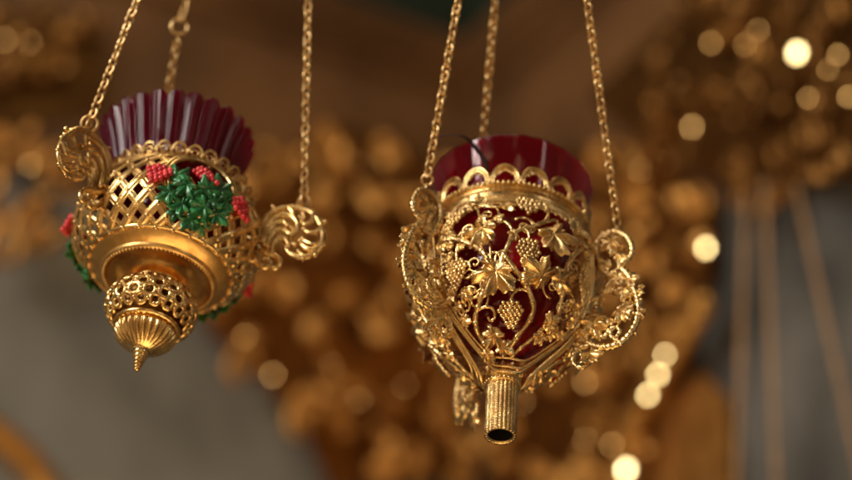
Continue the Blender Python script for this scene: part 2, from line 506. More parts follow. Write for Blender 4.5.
    for k in range(13):
        a0 = AC + math.radians(rt.uniform(-44, 44)); zz = rt.uniform(18, 80); c = surf(a0, zz, 1.0); n = F.normal(a0, zz, PROF)
        t = Vector((rt.uniform(-1, 1), rt.uniform(-1, 1), rt.uniform(-1.5, .6)))
        m = MB(); m.leaf(c, n, t, rt.uniform(3.6, 5.2), .5, .12, 560 + k); m.build('vine_leaf', GOLD_CAST, panel)
    for k in range(20):
        sd = -1 if k % 2 else 1; zz = 22 + (k // 2) * 6.4
        a0 = AC + math.radians(sd * (51 - rt.uniform(0, 3))); c = surf(a0, zz, 1.6); n = F.normal(a0, zz, PROF)
        t = Vector((math.sin(a0) * sd, -math.cos(a0) * sd, 0)) + Vector((0, 0, rt.uniform(-.9, .5)))
        m = MB(); m.leaf(c, n, t, rt.uniform(4.0, 5.6), .5, .12, 500 + k); m.build('vine_leaf', GOLD_CAST, panel)
    def bunch(x, y, tx, ty, w, h, seed, r=1.3):
        c, n = S(x, y, .4); t = S(tx, ty, .4)[0] - c
        m = MB(); m.grapes(c, n, t, w * 1.24, h * 1.12, r, seed); m.build('grape_bunch', GOLD_CAST, panel)
    for k, a in enumerate([(461, 211, 455, 234, 9.5, 13.5), (457, 261, 460, 288, 11, 15.5), (528, 202, 527, 226, 12, 12), (529, 241, 524, 272, 11, 17.5),
                           (510, 301, 511, 326, 10.5, 13.5), (583, 266, 572, 308, 8.5, 22)]):
        bunch(*a, 200 + k)
    for r in (1, 2): copy_tree(panel, root, r * 2 * PI / 3)

    # --- three scrolled brackets (drawn on the right-hand one)
    az = AZ[0]; pn = Vector((-math.sin(az), math.cos(az), 0))
    def Q(x, y, o=0): return F.on_plane(x, y, az) + pn * o
    mb = MB()
    def rope(pts, w, o=0.0, o2=None, tw=True):
        n = len(pts); P3 = cr([Q(x, y, o + ((o2 if o2 is not None else o) - o) * i / max(1, n - 1)) for i, (x, y) in enumerate(pts)], 10)
        mb.tube(P3, lambda t: w * 1.36 * (1.1 - .35 * t), 9, twist=2.2 if tw else 0, twa=.20 if tw else 0, jit=.08)
        mb.ball(P3[-1], w * 1.3, 7, 5)
    rope([(602, 270), (596, 256), (597, 244), (605, 235), (616, 232), (627, 237), (632, 247), (631, 256), (624, 260), (618, 256)], 1.35)
    rope([(602, 270), (609, 274), (617, 271), (621, 264), (625, 261)], 1.2)
    rope([(609, 274), (611, 284), (614, 292), (620, 291), (619, 286)], 1.05, 0, 1.5)
    rope([(621, 268), (629, 276), (634, 288), (638, 301), (638, 315), (632, 330), (622, 341), (608, 346), (594, 345), (584, 338), (580, 327), (584, 318), (594, 314), (604, 316), (609, 325), (606, 333), (599, 336)], 1.45, 0, 2)
    rope([(619, 342), (612, 337), (611, 331), (616, 327), (620, 331), (617, 336)], .95)
    rope([(589, 346), (578, 349), (573, 358), (576, 366), (584, 367), (591, 361)], 1.05)
    rope([(596, 250), (590, 252), (586, 250)], 1.2)
    rope([(582, 330), (577, 331), (571, 328)], 1.2)
    for x, y in ((640, 315), (641, 300), (621, 344), (603, 348), (636, 334), (640, 290), (636, 284)):
        mb.ball(Q(x, y), 1.25, 7, 5)
    mb.tube(cr([Q(616, 232), Q(617, 229), Q(617, 226)], 4), 1.1, 8)
    br = mb.build('bracket', GOLD_CAST, root)
    for k, (x, y, tx, ty, s, o) in enumerate([(613, 242, 611, 255, 6.6, .6), (618, 279, 612, 284, 5.4, 1.0), (628, 279, 634, 287, 5.6, .5), (634, 290, 639, 292, 4.2, -.4),
                                            (594, 324, 597, 336, 6.8, .8), (622, 312, 629, 320, 5.8, .8), (590, 354, 599, 364, 6.0, .4), (611, 288, 606, 292, 3.6, .6), (638, 312, 643, 316, 3.4, .2), (600, 300, 596, 306, 3.6, .4), (614, 320, 612, 328, 4.2, -.6), (584, 336, 580, 340, 3.4, .4), (606, 268, 603, 262, 3.8, .5), (604, 240, 609, 236, 3.4, .6), (622, 258, 619, 264, 3.8, .6), (625, 290, 622, 300, 4.8, .8), (630, 305, 624, 308, 4.2, .8)]):
        for side in (1,):
            m = MB(); m.leaf(Q(x, y, -o), -pn, Q(tx, ty) - Q(x, y), s * 1.6, .8, .10, 300 + k); m.build('vine_leaf', GOLD_CAST, br)
    for r in (1, 2): copy_tree(br, root, r * 2 * PI / 3 + (.16 if r == 1 else .04), 0 if r == 1 else 6)

    # --- chains and their lower rings
    apex = F.local(at(531, -420, 1.10))
    base = Q(617, 223)
    for k, pitch in ((0, 3.75), (1, 3.75), (2, 3.75)):
        rot = Matrix.Rotation(k * 2 * PI / 3 + (0, .16, .04)[k], 3, 'Z')
        b = rot @ base + Vector((0, 0, (0, 0, 6)[k]))
        d = (apex - b).normalized()
        ch = chain_mesh(b + d * 3.2, apex, pitch, 5.6, 1.6, VD)
        c = ch.build('chain', GOLD_WIRE, root)
        ring_mesh(b + d * .8, d.cross(Vector((math.cos(1 + k), math.sin(1 + k), 0))), 3.0, .62).build('ring', GOLD_WIRE, c)
    ring_mesh(apex + Vector((0, 0, 4)), Vector((1, .3, 0)), 7, 1.2).build('hanger_ring', GOLD_WIRE, root)

    # --- the glass inside
    g = [(0.2, 24), (12, 25), (21, 29), (28, 37), (32, 52), (34, 70), (34.5, 88), (35.5, 101), (38.5, 111), (42.3, 121), (45.2, 130), (46.0, 133)]
    go = smooth_prof(g, 6)
    inn = [(max(.1, r - 1.6), z + (1.6 if z < 30 else 0)) for r, z in go][::-1]
    prof = go + [(45.9, 134.0), (45.0, 133.8)] + inn[1:]
    def flute(r, z, a, i):
        t = max(0, (z - 98) / 31)
        return r * (1 + .0035 * t * math.cos(22 * a + .6) + .004 * t * math.sin(3 * a)), z + .10 * t * math.cos(22 * a + .6) + .3 * t * math.sin(3 * a)
    mb = MB(); mb.lathe(prof, 180, flute)
    cup = mb.build('glass_cup', RUBY); cup.matrix_world = F.mw
    tag(cup, 'smooth dark red glass cup with a wide flaring rim inside the grapevine lamp', 'glass cup')
    # burnt wire hooked over the glass rim
    go2 = go
    def G(x, y, off): return F.on_surf(x, y, go2, off)[0]
    tip = F.local(at(437, 136.5, 1.100)); tip2 = F.local(at(452, 134.5, 1.095))
    mb = MB()
    pts = cr([tip, tip2, F.local(at(463, 136.5, 1.090)), G(470, 141, .9), G(475, 147, .8), G(481, 155, .8), G(486, 163, .8), G(488, 172, .8)], 8)
    mb.tube(pts, lambda t: .35 + .75 * min(1, max(0, t - .2) * 3), 7, jit=.3)
    w = mb.build('wick_wire', WIRE); w.matrix_world = F.mw
    tag(w, 'thin burnt wire hooked over the edge of the smooth red glass', 'wire')

# ================================================================== LEFT LAMP: lattice bowl with enamel
def left_lamp():
    F = Frame(168, 240, 1.095, 36, 13.5, 1.095 / 1.06)
    VD = F.inv.to_3x3() @ (CAM - F.o)
    root = empty('hanging_lamp', F.mw)
    tag(root, 'tilted golden lattice bowl lamp with green enamel leaves, fluted plum glass and pointed finial', 'hanging lamp')
    AZ0 = math.radians(-12); AC = math.radians(-70)
    low = [(28.5, -25.5), (33, -23.6), (39, -19.5), (44, -14.5), (47.8, -8), (49.6, 0)]
    high = [(49.6, 0), (49.0, 7), (46.5, 14.5), (42.5, 21.5), (38.0, 26.5), (35, 29.5)]
    PROF = smooth_prof(low + high[1:], 8)
    def surf(a, z, off=0.0):
        r = interp(PROF, z); n = F.normal(a, z, PROF)
        return Vector((r * math.cos(a), r * math.sin(a), z)) + n * off
    # pan : plain spun gold underside with rolled foot ring
    mb = MB()
    pan = smooth_prof([(37.4, -20.4), (36.6, -21.8), (34.5, -23.4), (32, -24.8), (30.2, -25.6)], 6)
    mb.lathe([(36.4, -20.0)] + pan + [(30.2, -24.8), (34, -22.6), (36.4, -20.0)], 128)
    mb.build('pan', GOLD_PAN, root)
    mb = MB()
    mb.lathe(smooth_prof([(30.9, -24.9), (30.4, -26.8), (29.0, -27.6), (27.6, -26.9), (26.6, -25.2), (24.0, -23.0), (19.0, -21.6), (14.5, -22.4), (12.0, -24.5), (11.4, -27.5)], 6), 128)
    for k in range(84):
        a = 2 * PI * k / 84
        mb.ball((28.6 * math.cos(a), 28.6 * math.sin(a), -27.4), .95, 7, 5)
    mb.build('foot_ring', GOLD_PAN, root)
    # lattice : two sets of helical straps with studs on the crossings
    mb = MB()
    nh = 27; z0, z1 = -20.6, 28.5; N = 44
    # arc length parametrisation so that the meshes keep their shape
    zs = [z0 + (z1 - z0) * i / 200 for i in range(201)]
    phi = [0.0]
    for i in range(200):
        dr = interp(PROF, zs[i + 1]) - interp(PROF, zs[i]); dz = zs[i + 1] - zs[i]
        phi.append(phi[-1] + math.hypot(dr, dz) / interp(PROF, zs[i]))
    tw = phi[-1]
    sl = 0.80
    def at_s(f):
        x = f * tw; j = 0
        while j < 199 and phi[j + 1] < x: j += 1
        t = (x - phi[j]) / (phi[j + 1] - phi[j]); return zs[j] + (zs[j + 1] - zs[j]) * t
    def inmed(p):  # leave room for the three medallions
        for k in range(3):
            a = AC + k * 2 * PI / 3 + (0, .22, -.30)[k]
            c = surf(a, 5)
            if (p - c).length < 20.0: return True
        return False
    def strap(seg):
        nn = lambda p: F.normal(math.atan2(p.y, p.x), p.z, PROF)
        mb.tube(seg, 1.1, 9, flat=nn, asp=1.85)
        for sd in (-1, 1):
            ed = []
            for i, p in enumerate(seg):
                t = seg[min(i + 1, len(seg) - 1)] - seg[max(i - 1, 0)]
                ed.append(p + nn(p).cross(t).normalized() * 1.75 * sd + nn(p) * .15)
            mb.tube(ed, .55, 6)
    for sgn in (1, -1):
        for k in range(nh):
            seg = []
            for i in range(N + 1):
                f = i / N; z = at_s(f)
                a = 2 * PI * k / nh + sgn * sl * tw * f
                p = surf(a, z, .25 * sgn)
                if inmed(p):
                    if len(seg) > 2: strap(seg)
                    seg = []
                else: seg.append(p)
            if len(seg) > 2: strap(seg)
    step = PI / nh / (sl * tw)
    m = int(1 / step)
    for j in range(m + 1):
        for k in range(nh):
            f = j * step; a = 2 * PI * k / nh + sl * tw * f
            p = surf(a, at_s(f), .5)
            if not inmed(p): mb.ball(p, 1.5, 7, 5, (1, 1, .9))
    for z, r in ((28.8, 1.1), (-20.2, 1.2)):
        mb.tube([surf(2 * PI * i / 110, z, .3) for i in range(110)], r, 8, closed=True)
    mb.build('lattice', GOLD, root)
    # lace collar at the mouth
    mb = MB(); ns = 28
    mb.lathe(smooth_prof([(36.0, 28.6), (36.6, 29.6), (35.4, 30.6), (33.8, 30.2), (33.6, 29), (36.0, 28.6)], 5), 110)
    for k in range(ns):
        a0 = 2 * PI * k / ns; hw = PI / ns
        def P(u, v): 
            a = a0 + hw * u; r = 36.0 + v * .42
            return Vector((r * math.cos(a), r * math.sin(a), 30.2 + v))
        mb.tube([P(.95 * math.cos(PI * i / 12), 5.6 * math.sin(PI * i / 12)) for i in range(13)], .72, 7)
        mb.tube([P(.48 * math.cos(2 * PI * i / 12), 1.9 + 1.3 * math.sin(2 * PI * i / 12)) for i in range(12)], .48, 6, closed=True)
        mb.ball(P(0, 5.4), .75, 6, 4)
    mb.build('lace_collar', GOLD, root)
    # finial : collar, pierced bulb, ribbed cup, beaded tip
    mb = MB()
    mb.lathe(smooth_prof([(11.4, -24), (11.8, -29.0), (13.6, -30.0), (13.9, -31.4), (12.4, -32.4), (12.8, -33.4), (14.6, -34.2)], 5), 96)
    mb.lathe(smooth_prof([(15.4, -55.6), (17.0, -56.2), (17.4, -57.4), (16.6, -58.4), (14.6, -58.6)], 5), 96)
    def ribs(r, z, a, i):
        t = min(1, max(0, (-58.6 - z) / 2)) * min(1, max(0, (z + 71) / 4))
        return r * (1 + .06 * t * (2 * abs(math.sin(13 * a)) - 1)), z
    mb.lathe(smooth_prof([(14.4, -58.4), (15.4, -60.2), (14.8, -63.0), (12.0, -66.6), (8.2, -69.6), (5.4, -71.4), (4.6, -72.4)], 8), 208, ribs)
    for z, r in ((-72.6, 4.4), (-75.0, 3.7), (-77.2, 3.1), (-79.2, 2.5), (-81.0, 2.0), (-82.6, 1.5)):
        mb.ball((0, 0, z), r, 18, 9, (1, 1, .60))
    mb.lathe([(4.0, -70), (2.6, -75), (1.8, -79), (.8, -83)], 16)
    fin = mb.build('finial', GOLD, root)
    mb = MB()
    BP = smooth_prof([(14.6, -34.2), (19.0, -36.8), (22.0, -40.6), (23.0, -45), (22.2, -49.5), (19.6, -53.4), (16.0, -56.2)][::-1], 6)
    def bs(a, z, off=0):
        r = interp(BP, z); return Vector(((r + off) * math.cos(a), (r + off) * math.sin(a), z))
    nk = 18
    for k in range(nk):
        a0 = 2 * PI * k / nk
        for zc, rr, sh in ((-39.2, 2.4, .5), (-43.6, 2.7, 0), (-48.2, 2.7, .5), (-52.4, 2.2, 0)):
            pts = []
            for i in range(16):
                t = 2 * PI * i / 16
                z = zc + rr * math.sin(t)
                pts.append(bs(a0 + sh * 2 * PI / nk + math.cos(t) * rr * 1.1 / interp(BP, z), z, .2))
            mb.tube(pts, random.uniform(1.05, 1.35), 8, closed=True, jit=.3)
            a1 = a0 + (sh + .5) * 2 * PI / nk
            mb.ball(bs(a1, zc, .3), random.uniform(1.1, 1.6), 7, 5)
        mb.ball(bs(a0, -36.6, .2), 1.3, 6, 4); mb.ball(bs(a0, -54.0, .2), 1.3, 6, 4)
    mb.build('pierced_bulb', GOLD, fin)
    mb = MB(); mb.lathe([(12, -33), (15, -37), (18.6, -41), (19.5, -46), (17.5, -52), (13, -57)], 48)
    mb.build('bulb_core', GILT_DARK, fin)

    # --- enamel medallion
    def S(px, py, off=.6): return F.on_surf(px, py, PROF, off)
    mb = MB()
    c0 = surf(AC, 5); n0 = F.normal(AC, 5, PROF)
    tu = Vector((-math.sin(AC), math.cos(AC), 0)); tv = n0.cross(tu)
    def snap(p, off):
        a = math.atan2(p.y, p.x); 
        z = min(29, max(-20, p.z)); return surf(a, z, off)
    for rr, w, o in ((21.2, 1.5, .9), (18.8, 1.1, 1.3)):
        mb.tube([snap(c0 + tu * rr * math.cos(2 * PI * i / 60) + tv * rr * .98 * math.sin(2 * PI * i / 60), o) for i in range(60)], w, 8, closed=True)
    for pts in ([(150, 190), (165, 205), (185, 215), (200, 225)], [(190, 180), (198, 195), (200, 225)], [(235, 205), (220, 212), (200, 225)], [(200, 225), (205, 212), (215, 190)], [(160, 178), (176, 186), (198, 195)]):
        mb.tube(cr([S(x, y, .8)[0] for x, y in pts], 6), .9, 7)
    med = mb.build('medallion', GOLD, root)
    for k, (x, y, tx, ty, s) in enumerate([(176, 178, 190, 172, 8.5), (186, 187, 176, 196, 8.0), (205, 192, 214, 184, 8.5), (218, 192, 229, 188, 8.5), (222, 203, 231, 210, 7.5), (203, 208, 192, 215, 9.0), (214, 214, 220, 224, 8.2), (182, 205, 170, 208, 8.0), (170, 194, 160, 198, 7.8), (200, 222, 201, 234, 7.0), (191, 219, 183, 226, 6.8), (176, 211, 172, 220, 6.0), (190, 198, 199, 202, 7.0), (211, 203, 222, 200, 6.5)]):
        if k > 13: x, y, tx, ty, s = x + random.uniform(-9, 9), y + random.uniform(-9, 9), x + random.uniform(-14, 14), y + random.uniform(-14, 14), s * .9
        c, n = S(x, y, 1.5 + (k % 3) * .5); t = S(tx, ty, 1.5)[0] - c
        n = (n + Vector((random.uniform(-.2, .2), random.uniform(-.2, .2), random.uniform(-.2, .2)))).normalized()
        m = MB(); m.leaf(c, n, t, s * 1.12, 1.0, .10, 400 + k, .12, .64, .36, .8); m.build('enamel_leaf', GREEN, med)
    for k, (x, y, tx, ty, w, h) in enumerate([(163, 170, 153, 189, 12, 13), (195, 172, 208, 184, 9, 13), (233, 199, 238, 222, 10, 14)]):
        c, n = S(x, y, .8); t = S(tx, ty, .8)[0] - c
        m = MB(); m.grapes(c, n, t, w * 1.2, h * 1.1, 1.65, 450 + k); m.build('berry_bunch', RED, med)
    for r in (1, 2): copy_tree(med, root, r * 2 * PI / 3 + (.22 if r == 1 else -.30))

    # --- acanthus scroll brackets (drawn on the right-hand one)
    pn = Vector((-math.sin(AZ0), math.cos(AZ0), 0))
    def Q(x, y, o=0): return F.on_plane(x, y, AZ0) + pn * o
    mb = MB()
    def rib(pts, w0, w1, o=0.0):
        P3 = cr([Q(x, y, o) for x, y in pts], 10)
        mb.tube(P3, lambda t: (w0 + (w1 - w0) * t + .35 * math.sin(PI * t)) * 1.0, 9)
        mb.ball(P3[-1], w1 * 1.55, 8, 6)
    for o in (0,):
        rib([(260, 240), (263, 224), (271, 214), (284, 209), (300, 209), (313, 214), (321, 226), (323, 238), (319, 249), (310, 256), (298, 257), (289, 253), (286, 247), (290, 243), (295, 245)], 1.7, 1.1, 0)
        rib([(262, 244), (266, 231), (273, 222), (283, 217), (293, 219), (298, 226), (297, 233), (291, 236), (286, 233)], 1.4, 1.0, -1.5)
        rib([(265, 248), (269, 235), (275, 227), (283, 224), (288, 228)], 1.2, .8, -2.2)
        rib([(268, 250), (272, 238), (278, 232), (284, 233)], 1.1, .8, -2.0)
        rib([(273, 255), (274, 246), (279, 240), (286, 241), (289, 247)], 1.3, 1.0, -1.0)
        rib([(262, 244), (266, 229), (274, 220), (285, 214), (300, 215)], 1.3, .8, 1.6)
        rib([(266, 248), (272, 232), (284, 223), (293, 228), (290, 235)], 1.2, .9, 2.2)
        for i, pts in enumerate(([(323, 225), (318, 233), (309, 234), (304, 230)], [(324, 237), (316, 243), (307, 241), (302, 237)], [(319, 248), (311, 251), (303, 247), (300, 242)], [(311, 255), (304, 255), (298, 250)],
                    [(314, 214), (312, 223), (305, 226), (302, 223)], [(302, 210), (304, 216), (300, 221)], [(289, 209), (293, 214), (291, 218)])):
            rib(pts, 1.3, .75, (-1.0, 1.2)[i % 2])
        for x, y in ((266, 217), (278, 210), (293, 207), (308, 210), (319, 219), (325, 232), (323, 245), (315, 255), (303, 259)):
            mb.ball(Q(x, y), 1.5, 8, 5)
        rib([(258, 236), (259, 246), (266, 253), (275, 256), (280, 261), (278, 267), (273, 268), (271, 263)], 1.6, 1.0)
        rib([(254, 252), (256, 260), (262, 267), (269, 266), (269, 260), (264, 258)], 1.4, .9)
        rib([(248, 238), (254, 240), (260, 241)], 1.8, 1.2); rib([(246, 258), (250, 260), (257, 261)], 1.4, 1.0)
        rib([(316, 220), (320, 222), (325, 222)], 1.2, .9); rib([(274, 213), (274, 209), (272, 206)], 1.1, .5)
        rib([(302, 211), (303, 208), (304, 206)], 1.2, 1.0)
    br = mb.build('scroll_bracket', GOLD, root)
    for r in (1, 2): copy_tree(br, root, r * 2 * PI / 3)
    # --- chains
    apex = F.local(at(318, -470, 1.155)); base = Q(304, 204)
    for k in range(3):
        rot = Matrix.Rotation(k * 2 * PI / 3, 3, 'Z'); b = rot @ base
        d = (apex - b).normalized()
        if k == 1:
            # rear chain: small links, then a joining ring and longer links above it
            j = F.local(at(179.5, 27, 1.155)); dj = (j - b).normalized()
            ch = chain_mesh(b + dj * 4, j - dj * 3.5, 4.3, 5.2, 1.45, VD)
            d2 = (apex - j).normalized()
            chain_mesh(j + d2 * 4.0, apex, 9.5, 5.4, 1.8, VD, ch)
            c = ch.build('chain', GOLD_WIRE, root)
            ring_mesh(j, (CAM - F.o), 4.6, 1.0).build('ring', GOLD_WIRE, c)
            continue
        ch = chain_mesh(b + d * 5.2, apex, 4.15, 5.2, 1.4, VD)
        c = ch.build('chain', GOLD_WIRE, root)
        m = ring_mesh(b + d * 1.5, d.cross(Vector((math.cos(1.2 + k), math.sin(1.2 + k), .2))), 4.2, .85)
        ring_mesh(b + d * .5 , d.cross(Vector((math.cos(2.7 + k), math.sin(2.7 + k), .2))), 3.6, .8, m)
        m.build('ring', GOLD_WIRE, c)
    ring_mesh(apex + Vector((0, 0, 4)), Vector((1, .3, 0)), 7, 1.2).build('hanger_ring', GOLD_WIRE, root)
    # --- fluted glass
    g = [(0.2, -14), (14, -13.4), (24, -10), (29, 0), (30.5, 14), (31, 28), (33.5, 40), (37.2, 53), (40.4, 63), (41.6, 67)]
    go = smooth_prof(g, 6)
    inn = [(max(.1, r - 2.2), z + (2 if z < 0 else 0)) for r, z in go][::-1]
    prof = go + [(41.4, 68.2), (40.6, 68.6), (39.8, 68.0)] + inn[1:]
    nf = 26
    def flute(r, z, a, i):
        t = min(1, max(0, (z - 24) / 16)); q = math.sqrt(max(0, 1 - .97 * (2 * ((a * nf / 2 / PI) % 1) - 1) ** 2))
        top = max(0, (z - 60) / 8)
        return r * (1 + t * .075 * (q - .6) + t * .005 * math.cos(3 * nf * a)), z - top * 3.6 * (1 - q)
    mb = MB(); mb.lathe(prof, nf * 22, flute)
    cup = mb.build('glass_cup', PLUM); cup.matrix_world = F.mw @ Matrix.Translation((-.0025, 0, 0)) @ Matrix.Rotation(math.radians(-4.5), 4, 'Y')
    tag(cup, 'fluted plum red glass cup with a scalloped rim standing in the lattice bowl lamp', 'glass cup')

right_lamp()
left_lamp()

# ================================================================== BACKGROUND: inner corner of a gilded screen
K0 = at(478, 128, 2.75)
def level(px, py):    # picture point at the height of K0
    r = ray(px, py); return CAM + r * ((K0.z - CAM.z) / r.z)
KL = level(60, -8); KR = level(640, -2)
def wall_frame(K):
    d = (K - K0); d.z = 0; d.normalize(); n = Vector((d.y, -d.x, 0))
    if (CAM - K0).dot(n) < 0: n = -n
    return d, n
DL, NL = wall_frame(KL); DR, NR = wall_frame(KR)
def onwall(px, py, side, off=0.0):
    n = NL if side == 'L' else NR
    r = ray(px, py); t = ((K0 + n * off) - CAM).dot(n) / r.dot(n)
    return CAM + r * t
def wmm(v): return Vector(v) * 1000
def quad_wall(name, d, n, z0, z1, L, m, off=0.0):
    mb = MB(); N = 12
    rows = [[wmm(K0 + n * off + d * (L * i / N) + Vector((0, 0, z - K0.z))) for i in range(N + 1)] for z in [z0 + (z1 - z0) * j / 6 for j in range(7)]]
    mb.grid(rows, False)
    return struct(mb.build(name, m, None, False))
quad_wall('wall_left', DL, NL, 0, K0.z, 3.0, PLASTER)
quad_wall('wall_right', DR, NR, 0, K0.z, 3.0, PANEL_GREY)
quad_wall('upper_wall_left', DL, NL, K0.z + .004, 4.2, 3.0, GREEN_WALL, .004)
quad_wall('upper_wall_right', DR, NR, K0.z + .004, 4.2, 3.0, GREEN_WALL, .004)

CP = [(0, -40), (18, -40), (22, -22), (22, -8), (40, 8), (52, 12), (52, 40), (60, 48), (88, 62), (94, 72), (94, 98), (104, 104), (120, 118), (122, 138), (0, 146)]
def cornice(name, d, n, other, L, label):
    mb = MB(); rows = []
    # mitre at the corner: start further along so both runs butt
    cosang = d.dot(other)
    for s in (0, 1):
        row = []
        for o, u in CP:
            o, u = o * .5, u * .5
            off = o * .001
            # at the corner the run starts where the other wall's profile ends
            start = off * (1 + cosang) / math.sqrt(max(1e-6, 1 - cosang ** 2))
            p = K0 + d * (start if s == 0 else L) + n * off + Vector((0, 0, u * .001 + .02))
            row.append(wmm(p))
        rows.append(row)
    N = 10
    rows = [[a.lerp(b, i / N) for a, b in zip(rows[0], rows[1])] for i in range(N + 1)]
    mb.grid(rows, True)
    return tag(mb.build(name, WOOD, None, False), label, 'cornice')
cornice('cornice', DL, NL, DR, 2.6, 'brown stepped cornice running up to the left behind the chains')
cornice('cornice', DR, NR, DL, 2.6, 'brown stepped cornice rising to the right above the gilded carving')

for d, n, lab in ((DL, NL, 'dark brown frieze board under the cornice behind the lattice lamp'), (DR, NR, 'dark brown frieze board under the cornice behind the right chain')):
    mb = MB(); c = [wmm(K0 + d * x + n * o + Vector((0, 0, z))) for z in (-.23, .0) for x, o in ((.012, .002), (.012, .012), (2.6, .012), (2.6, .002))]
    mb.v = c; mb.f = [(0, 1, 5, 4), (1, 2, 6, 5), (2, 3, 7, 6), (0, 3, 2, 1), (4, 5, 6, 7), (0, 4, 7, 3)]
    tag(mb.build('frieze_board', WOOD, None, False), lab, 'frieze')
def inpoly(x, y, P):
    c = False; n = len(P)
    for i in range(n):
        (x1, y1), (x2, y2) = P[i], P[i - 1]
        if (y1 > y) != (y2 > y) and x < (x2 - x1) * (y - y1) / (y2 - y1) + x1: c = not c
    return c
KEY = Vector((-1.45, -0.15, 3.0))
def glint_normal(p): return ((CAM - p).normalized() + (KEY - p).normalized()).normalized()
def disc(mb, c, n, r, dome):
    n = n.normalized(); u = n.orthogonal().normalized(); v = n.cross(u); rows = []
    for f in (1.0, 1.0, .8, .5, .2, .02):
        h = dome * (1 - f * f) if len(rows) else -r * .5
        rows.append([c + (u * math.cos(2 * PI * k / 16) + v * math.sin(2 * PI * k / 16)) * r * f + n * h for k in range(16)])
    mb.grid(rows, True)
def carving(name, label, cat, side, poly, count, smin, smax, m, seed, glints=(), off=.03, board=None, scrolls=8):
    rnd = random.Random(seed)
    root = empty(name, Matrix.Translation(onwall(sum(p[0] for p in poly) / len(poly), sum(p[1] for p in poly) / len(poly), side, off)))
    o0 = root.location * 1000
    tag(root, label, cat)
    n = NL if side == 'L' else NR
    W3 = lambda x, y, o: onwall(x, y, side, o) * 1000 - o0
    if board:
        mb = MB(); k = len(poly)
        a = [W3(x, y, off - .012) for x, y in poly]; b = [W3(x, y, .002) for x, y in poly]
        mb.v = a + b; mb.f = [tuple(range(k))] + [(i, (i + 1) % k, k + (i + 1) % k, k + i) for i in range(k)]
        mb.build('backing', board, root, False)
    xs = [p[0] for p in poly]; ys = [p[1] for p in poly]
    def pick():
        while True:
            x, y = rnd.uniform(min(xs), max(xs)), rnd.uniform(min(ys), max(ys))
            if inpoly(x, y, poly): return x, y
    mb = MB()
    for k in range(count):
        x, y = pick(); t = Vector((rnd.uniform(-1, 1), rnd.uniform(-1, 1), rnd.uniform(-1, 1)))
        nn = (n + Vector((rnd.uniform(-.7, .7), rnd.uniform(-.7, .7), rnd.uniform(-.7, .7)))).normalized()
        mb.leaf(W3(x, y, off + rnd.uniform(0, .02)), nn, t, rnd.uniform(smin, smax), 3, .3, seed * 100 + k, .05)
    mb.build('foliage', m, root)
    for k in range(scrolls):
        mb = MB(); x, y = pick(); R = rnd.uniform(18, 34); a0 = rnd.uniform(0, 6.3); sg = rnd.choice((-1, 1))
        pts = [W3(x + R * (1 - i / 26) * math.cos(a0 + sg * i * .33), y + R * (1 - i / 26) * math.sin(a0 + sg * i * .33), off + .015) for i in range(24)]
        mb.tube(pts, lambda t: 7 - 4 * t, 8); mb.build('scroll', m, root)
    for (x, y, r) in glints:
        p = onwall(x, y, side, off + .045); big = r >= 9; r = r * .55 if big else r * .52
        mb = MB(); disc(mb, p * 1000 - o0, glint_normal(p), r, r * (.06 if big else .10)); mb.build('glint_disc', GLINT if big else GLINT_DIM, root)  # added disc, turned to mirror the key lamp as a glint
    return root

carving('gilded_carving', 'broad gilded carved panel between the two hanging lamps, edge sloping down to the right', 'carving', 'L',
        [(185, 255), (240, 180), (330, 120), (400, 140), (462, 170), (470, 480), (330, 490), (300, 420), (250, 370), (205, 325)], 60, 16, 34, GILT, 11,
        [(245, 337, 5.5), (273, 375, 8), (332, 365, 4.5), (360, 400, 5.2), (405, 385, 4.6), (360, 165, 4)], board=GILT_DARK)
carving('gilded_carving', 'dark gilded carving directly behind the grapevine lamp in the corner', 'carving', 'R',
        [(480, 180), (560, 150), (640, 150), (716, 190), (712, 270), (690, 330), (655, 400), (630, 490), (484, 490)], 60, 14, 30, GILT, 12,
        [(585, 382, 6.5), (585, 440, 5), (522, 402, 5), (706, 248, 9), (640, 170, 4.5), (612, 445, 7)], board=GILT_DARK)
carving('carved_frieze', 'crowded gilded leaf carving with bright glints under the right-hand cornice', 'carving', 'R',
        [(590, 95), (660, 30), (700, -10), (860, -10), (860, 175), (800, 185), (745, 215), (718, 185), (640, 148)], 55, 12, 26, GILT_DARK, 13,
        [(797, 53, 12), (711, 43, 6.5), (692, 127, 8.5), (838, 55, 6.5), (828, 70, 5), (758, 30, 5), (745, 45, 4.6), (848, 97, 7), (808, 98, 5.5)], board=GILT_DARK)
carving('carved_ornament', 'dim gilded ornament at the left edge beside the lattice lamp', 'carving', 'L',
        [(-20, 120), (50, 135), (75, 185), (48, 250), (-20, 245)], 16, 14, 28, GILT, 14, [(30, 165, 5)], board=None, scrolls=4)
carving('carved_ornament', 'nearly black carving in the upper left corner', 'carving', 'L',
        [(-20, 10), (100, 20), (110, 110), (-20, 125)], 18, 16, 30, GILT_DARK, 15, [(5, 40, 5.5), (30, 42, 4)], board=GILT_DARK, scrolls=3)
def moulding(name, label, side, pts, r, m, off=.05, beads=0, glints=()):
    P = cr([onwall(x, y, side, off) * 1000 for x, y in pts], 12)
    root = empty(name, Matrix.Translation(P[0] * .001)); tag(root, label, 'moulding')
    o = P[0].copy(); P = [p - o for p in P]
    mb = MB(); mb.tube(P, r, 12); mb.build('rod', m, root)
    if beads:
        mb = MB()
        for p in P[::beads]: mb.ball(p + (CAM * 1000 - o - p).normalized() * r * .8, r * .55, 12, 8)
        mb.build('beading', GILT, root)
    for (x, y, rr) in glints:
        p = onwall(x, y, side, off + .06); rr *= .52; mb = MB(); disc(mb, p * 1000 - o, glint_normal(p), rr, rr * .06); mb.build('glint_disc', GLINT, root)  # extra reflecting disc put on the rod for a bright highlight
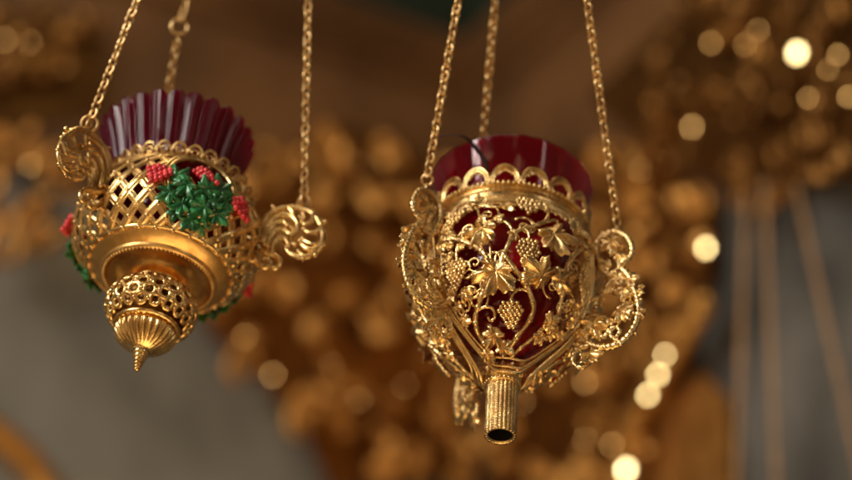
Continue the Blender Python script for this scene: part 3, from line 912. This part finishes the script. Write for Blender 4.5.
moulding('arched_moulding', 'bright gold beaded moulding curving down to the right of the grapevine lamp', 'R', [(705, 300), (680, 345), (655, 385), (632, 430), (618, 500)], 13, GILT, .05, 4,
         [(626, 470, 13), (658, 375, 8), (648, 395, 8), (665, 355, 6)])
moulding('arched_moulding', 'plain gold moulding cutting across the bottom left corner', 'L', [(-30, 415), (8, 442), (35, 470), (55, 510)], 16, GILT, .03)
mb = MB()
P = [(660, 400), (700, 370), (726, 395), (732, 490), (640, 490)]
a = [onwall(x, y, 'R', .02) * 1000 for x, y in P]; b = [onwall(x, y, 'R', .002) * 1000 for x, y in P]
mb.v = a + b; mb.f = [(0, 1, 2, 3, 4)] + [(i, (i + 1) % 5, 5 + (i + 1) % 5, 5 + i) for i in range(5)]
tag(mb.build('gilded_plaque', GILT, None, False), 'smooth amber gold plaque between the beaded moulding and the blurred chains', 'plaque')
# chains of another lamp, out of focus on the right
for (x0, y0, x1, y1, lab) in ((746, 190, 735, 520, 'blurred bronze chain nearest the gold plaque, leftmost of the far three'),
                              (764, 180, 778, 520, 'blurred bronze chain in the middle of the far three'),
                              (795, 180, 866, 500, 'blurred bronze chain slanting outwards to the right edge')):
    A = at(x0, y0, 1.80) * 1000; B = at(x1, y1, 1.72) * 1000
    ch = chain_mesh(Vector((0, 0, 0)), A - B, 5.5, 5.8, 1.8, CAM * 1000 - B)
    o = ch.build('lamp_chain', BRONZE); o.location = B * .001
    tag(o, lab, 'chain', 'chains of a farther lamp')

# ================================================================== light
w = bpy.data.worlds.new('World'); sc.world = w; w.use_nodes = True
nt = w.node_tree; bg = nt.nodes['Background']
tc = nt.nodes.new('ShaderNodeTexCoord')
sx = nt.nodes.new('ShaderNodeSeparateXYZ'); nt.links.new(tc.outputs['Generated'], sx.inputs[0])
mr = nt.nodes.new('ShaderNodeMapRange'); mr.inputs['From Min'].default_value = -1; mr.inputs['From Max'].default_value = 1
nt.links.new(sx.outputs['Z'], mr.inputs['Value'])
g = ramp(nt, mr.outputs['Result'], [(0.0, (0.20, 0.10, 0.032)), (0.42, (0.12, 0.065, 0.026)), (0.6, (0.07, 0.048, 0.028)), (1.0, (0.07, 0.062, 0.05))])
n = nt.nodes.new('ShaderNodeTexNoise'); n.inputs['Scale'].default_value = 4.0; n.inputs['Detail'].default_value = 2
nt.links.new(tc.outputs['Generated'], n.inputs['Vector'])
r = ramp(nt, n.outputs['Fac'], [(0.56, (0, 0, 0)), (0.64, (2.2, 1.5, 0.75))])
add = nt.nodes.new('ShaderNodeMixRGB'); add.blend_type = 'ADD'; add.inputs[0].default_value = 1
nt.links.new(g.outputs['Color'], add.inputs[1]); nt.links.new(r.outputs['Color'], add.inputs[2])
nt.links.new(add.outputs['Color'], bg.inputs['Color']); bg.inputs['Strength'].default_value = 0.8

def area(name, loc, target, size, power, col, sy=None):
    l = bpy.data.lights.new(name, 'AREA'); l.energy = power; l.color = col; l.size = size
    if sy: l.shape = 'RECTANGLE'; l.size_y = sy
    o = bpy.data.objects.new(name, l); C.objects.link(o); o.location = loc
    o.rotation_euler = (Vector(target) - Vector(loc)).to_track_quat('-Z', 'Y').to_euler()
LT = (0, 1.0, 1.95)
area('window_light', KEY, LT, 0.6, 40, (1.0, 0.95, 0.87), 0.9)
area('side_fill_light', (1.5, 0.2, 2.4), LT, 1.0, 16, (1.0, 0.92, 0.80), 0.9)  # added soft fill from the right to brighten the gold
area('floor_glow', (-0.1, 0.8, 0.7), LT, 0.9, 7, (1.0, 0.66, 0.32))
area('background_fill_light', (-0.2, 1.25, 3.2), (0.1, 2.5, 2.0), 0.6, 5.5, (1.0, 0.78, 0.50))  # unseen lamp added to brighten the background and the glass

sc.render.engine = 'CYCLES'
sc.cycles.use_denoising = True
sc.cycles.max_bounces = 10; sc.cycles.transparent_max_bounces = 16
sc.cycles.sample_clamp_indirect = 6.0
sc.view_settings.view_transform = 'Standard'; sc.view_settings.look = 'None'; sc.view_settings.exposure = 0
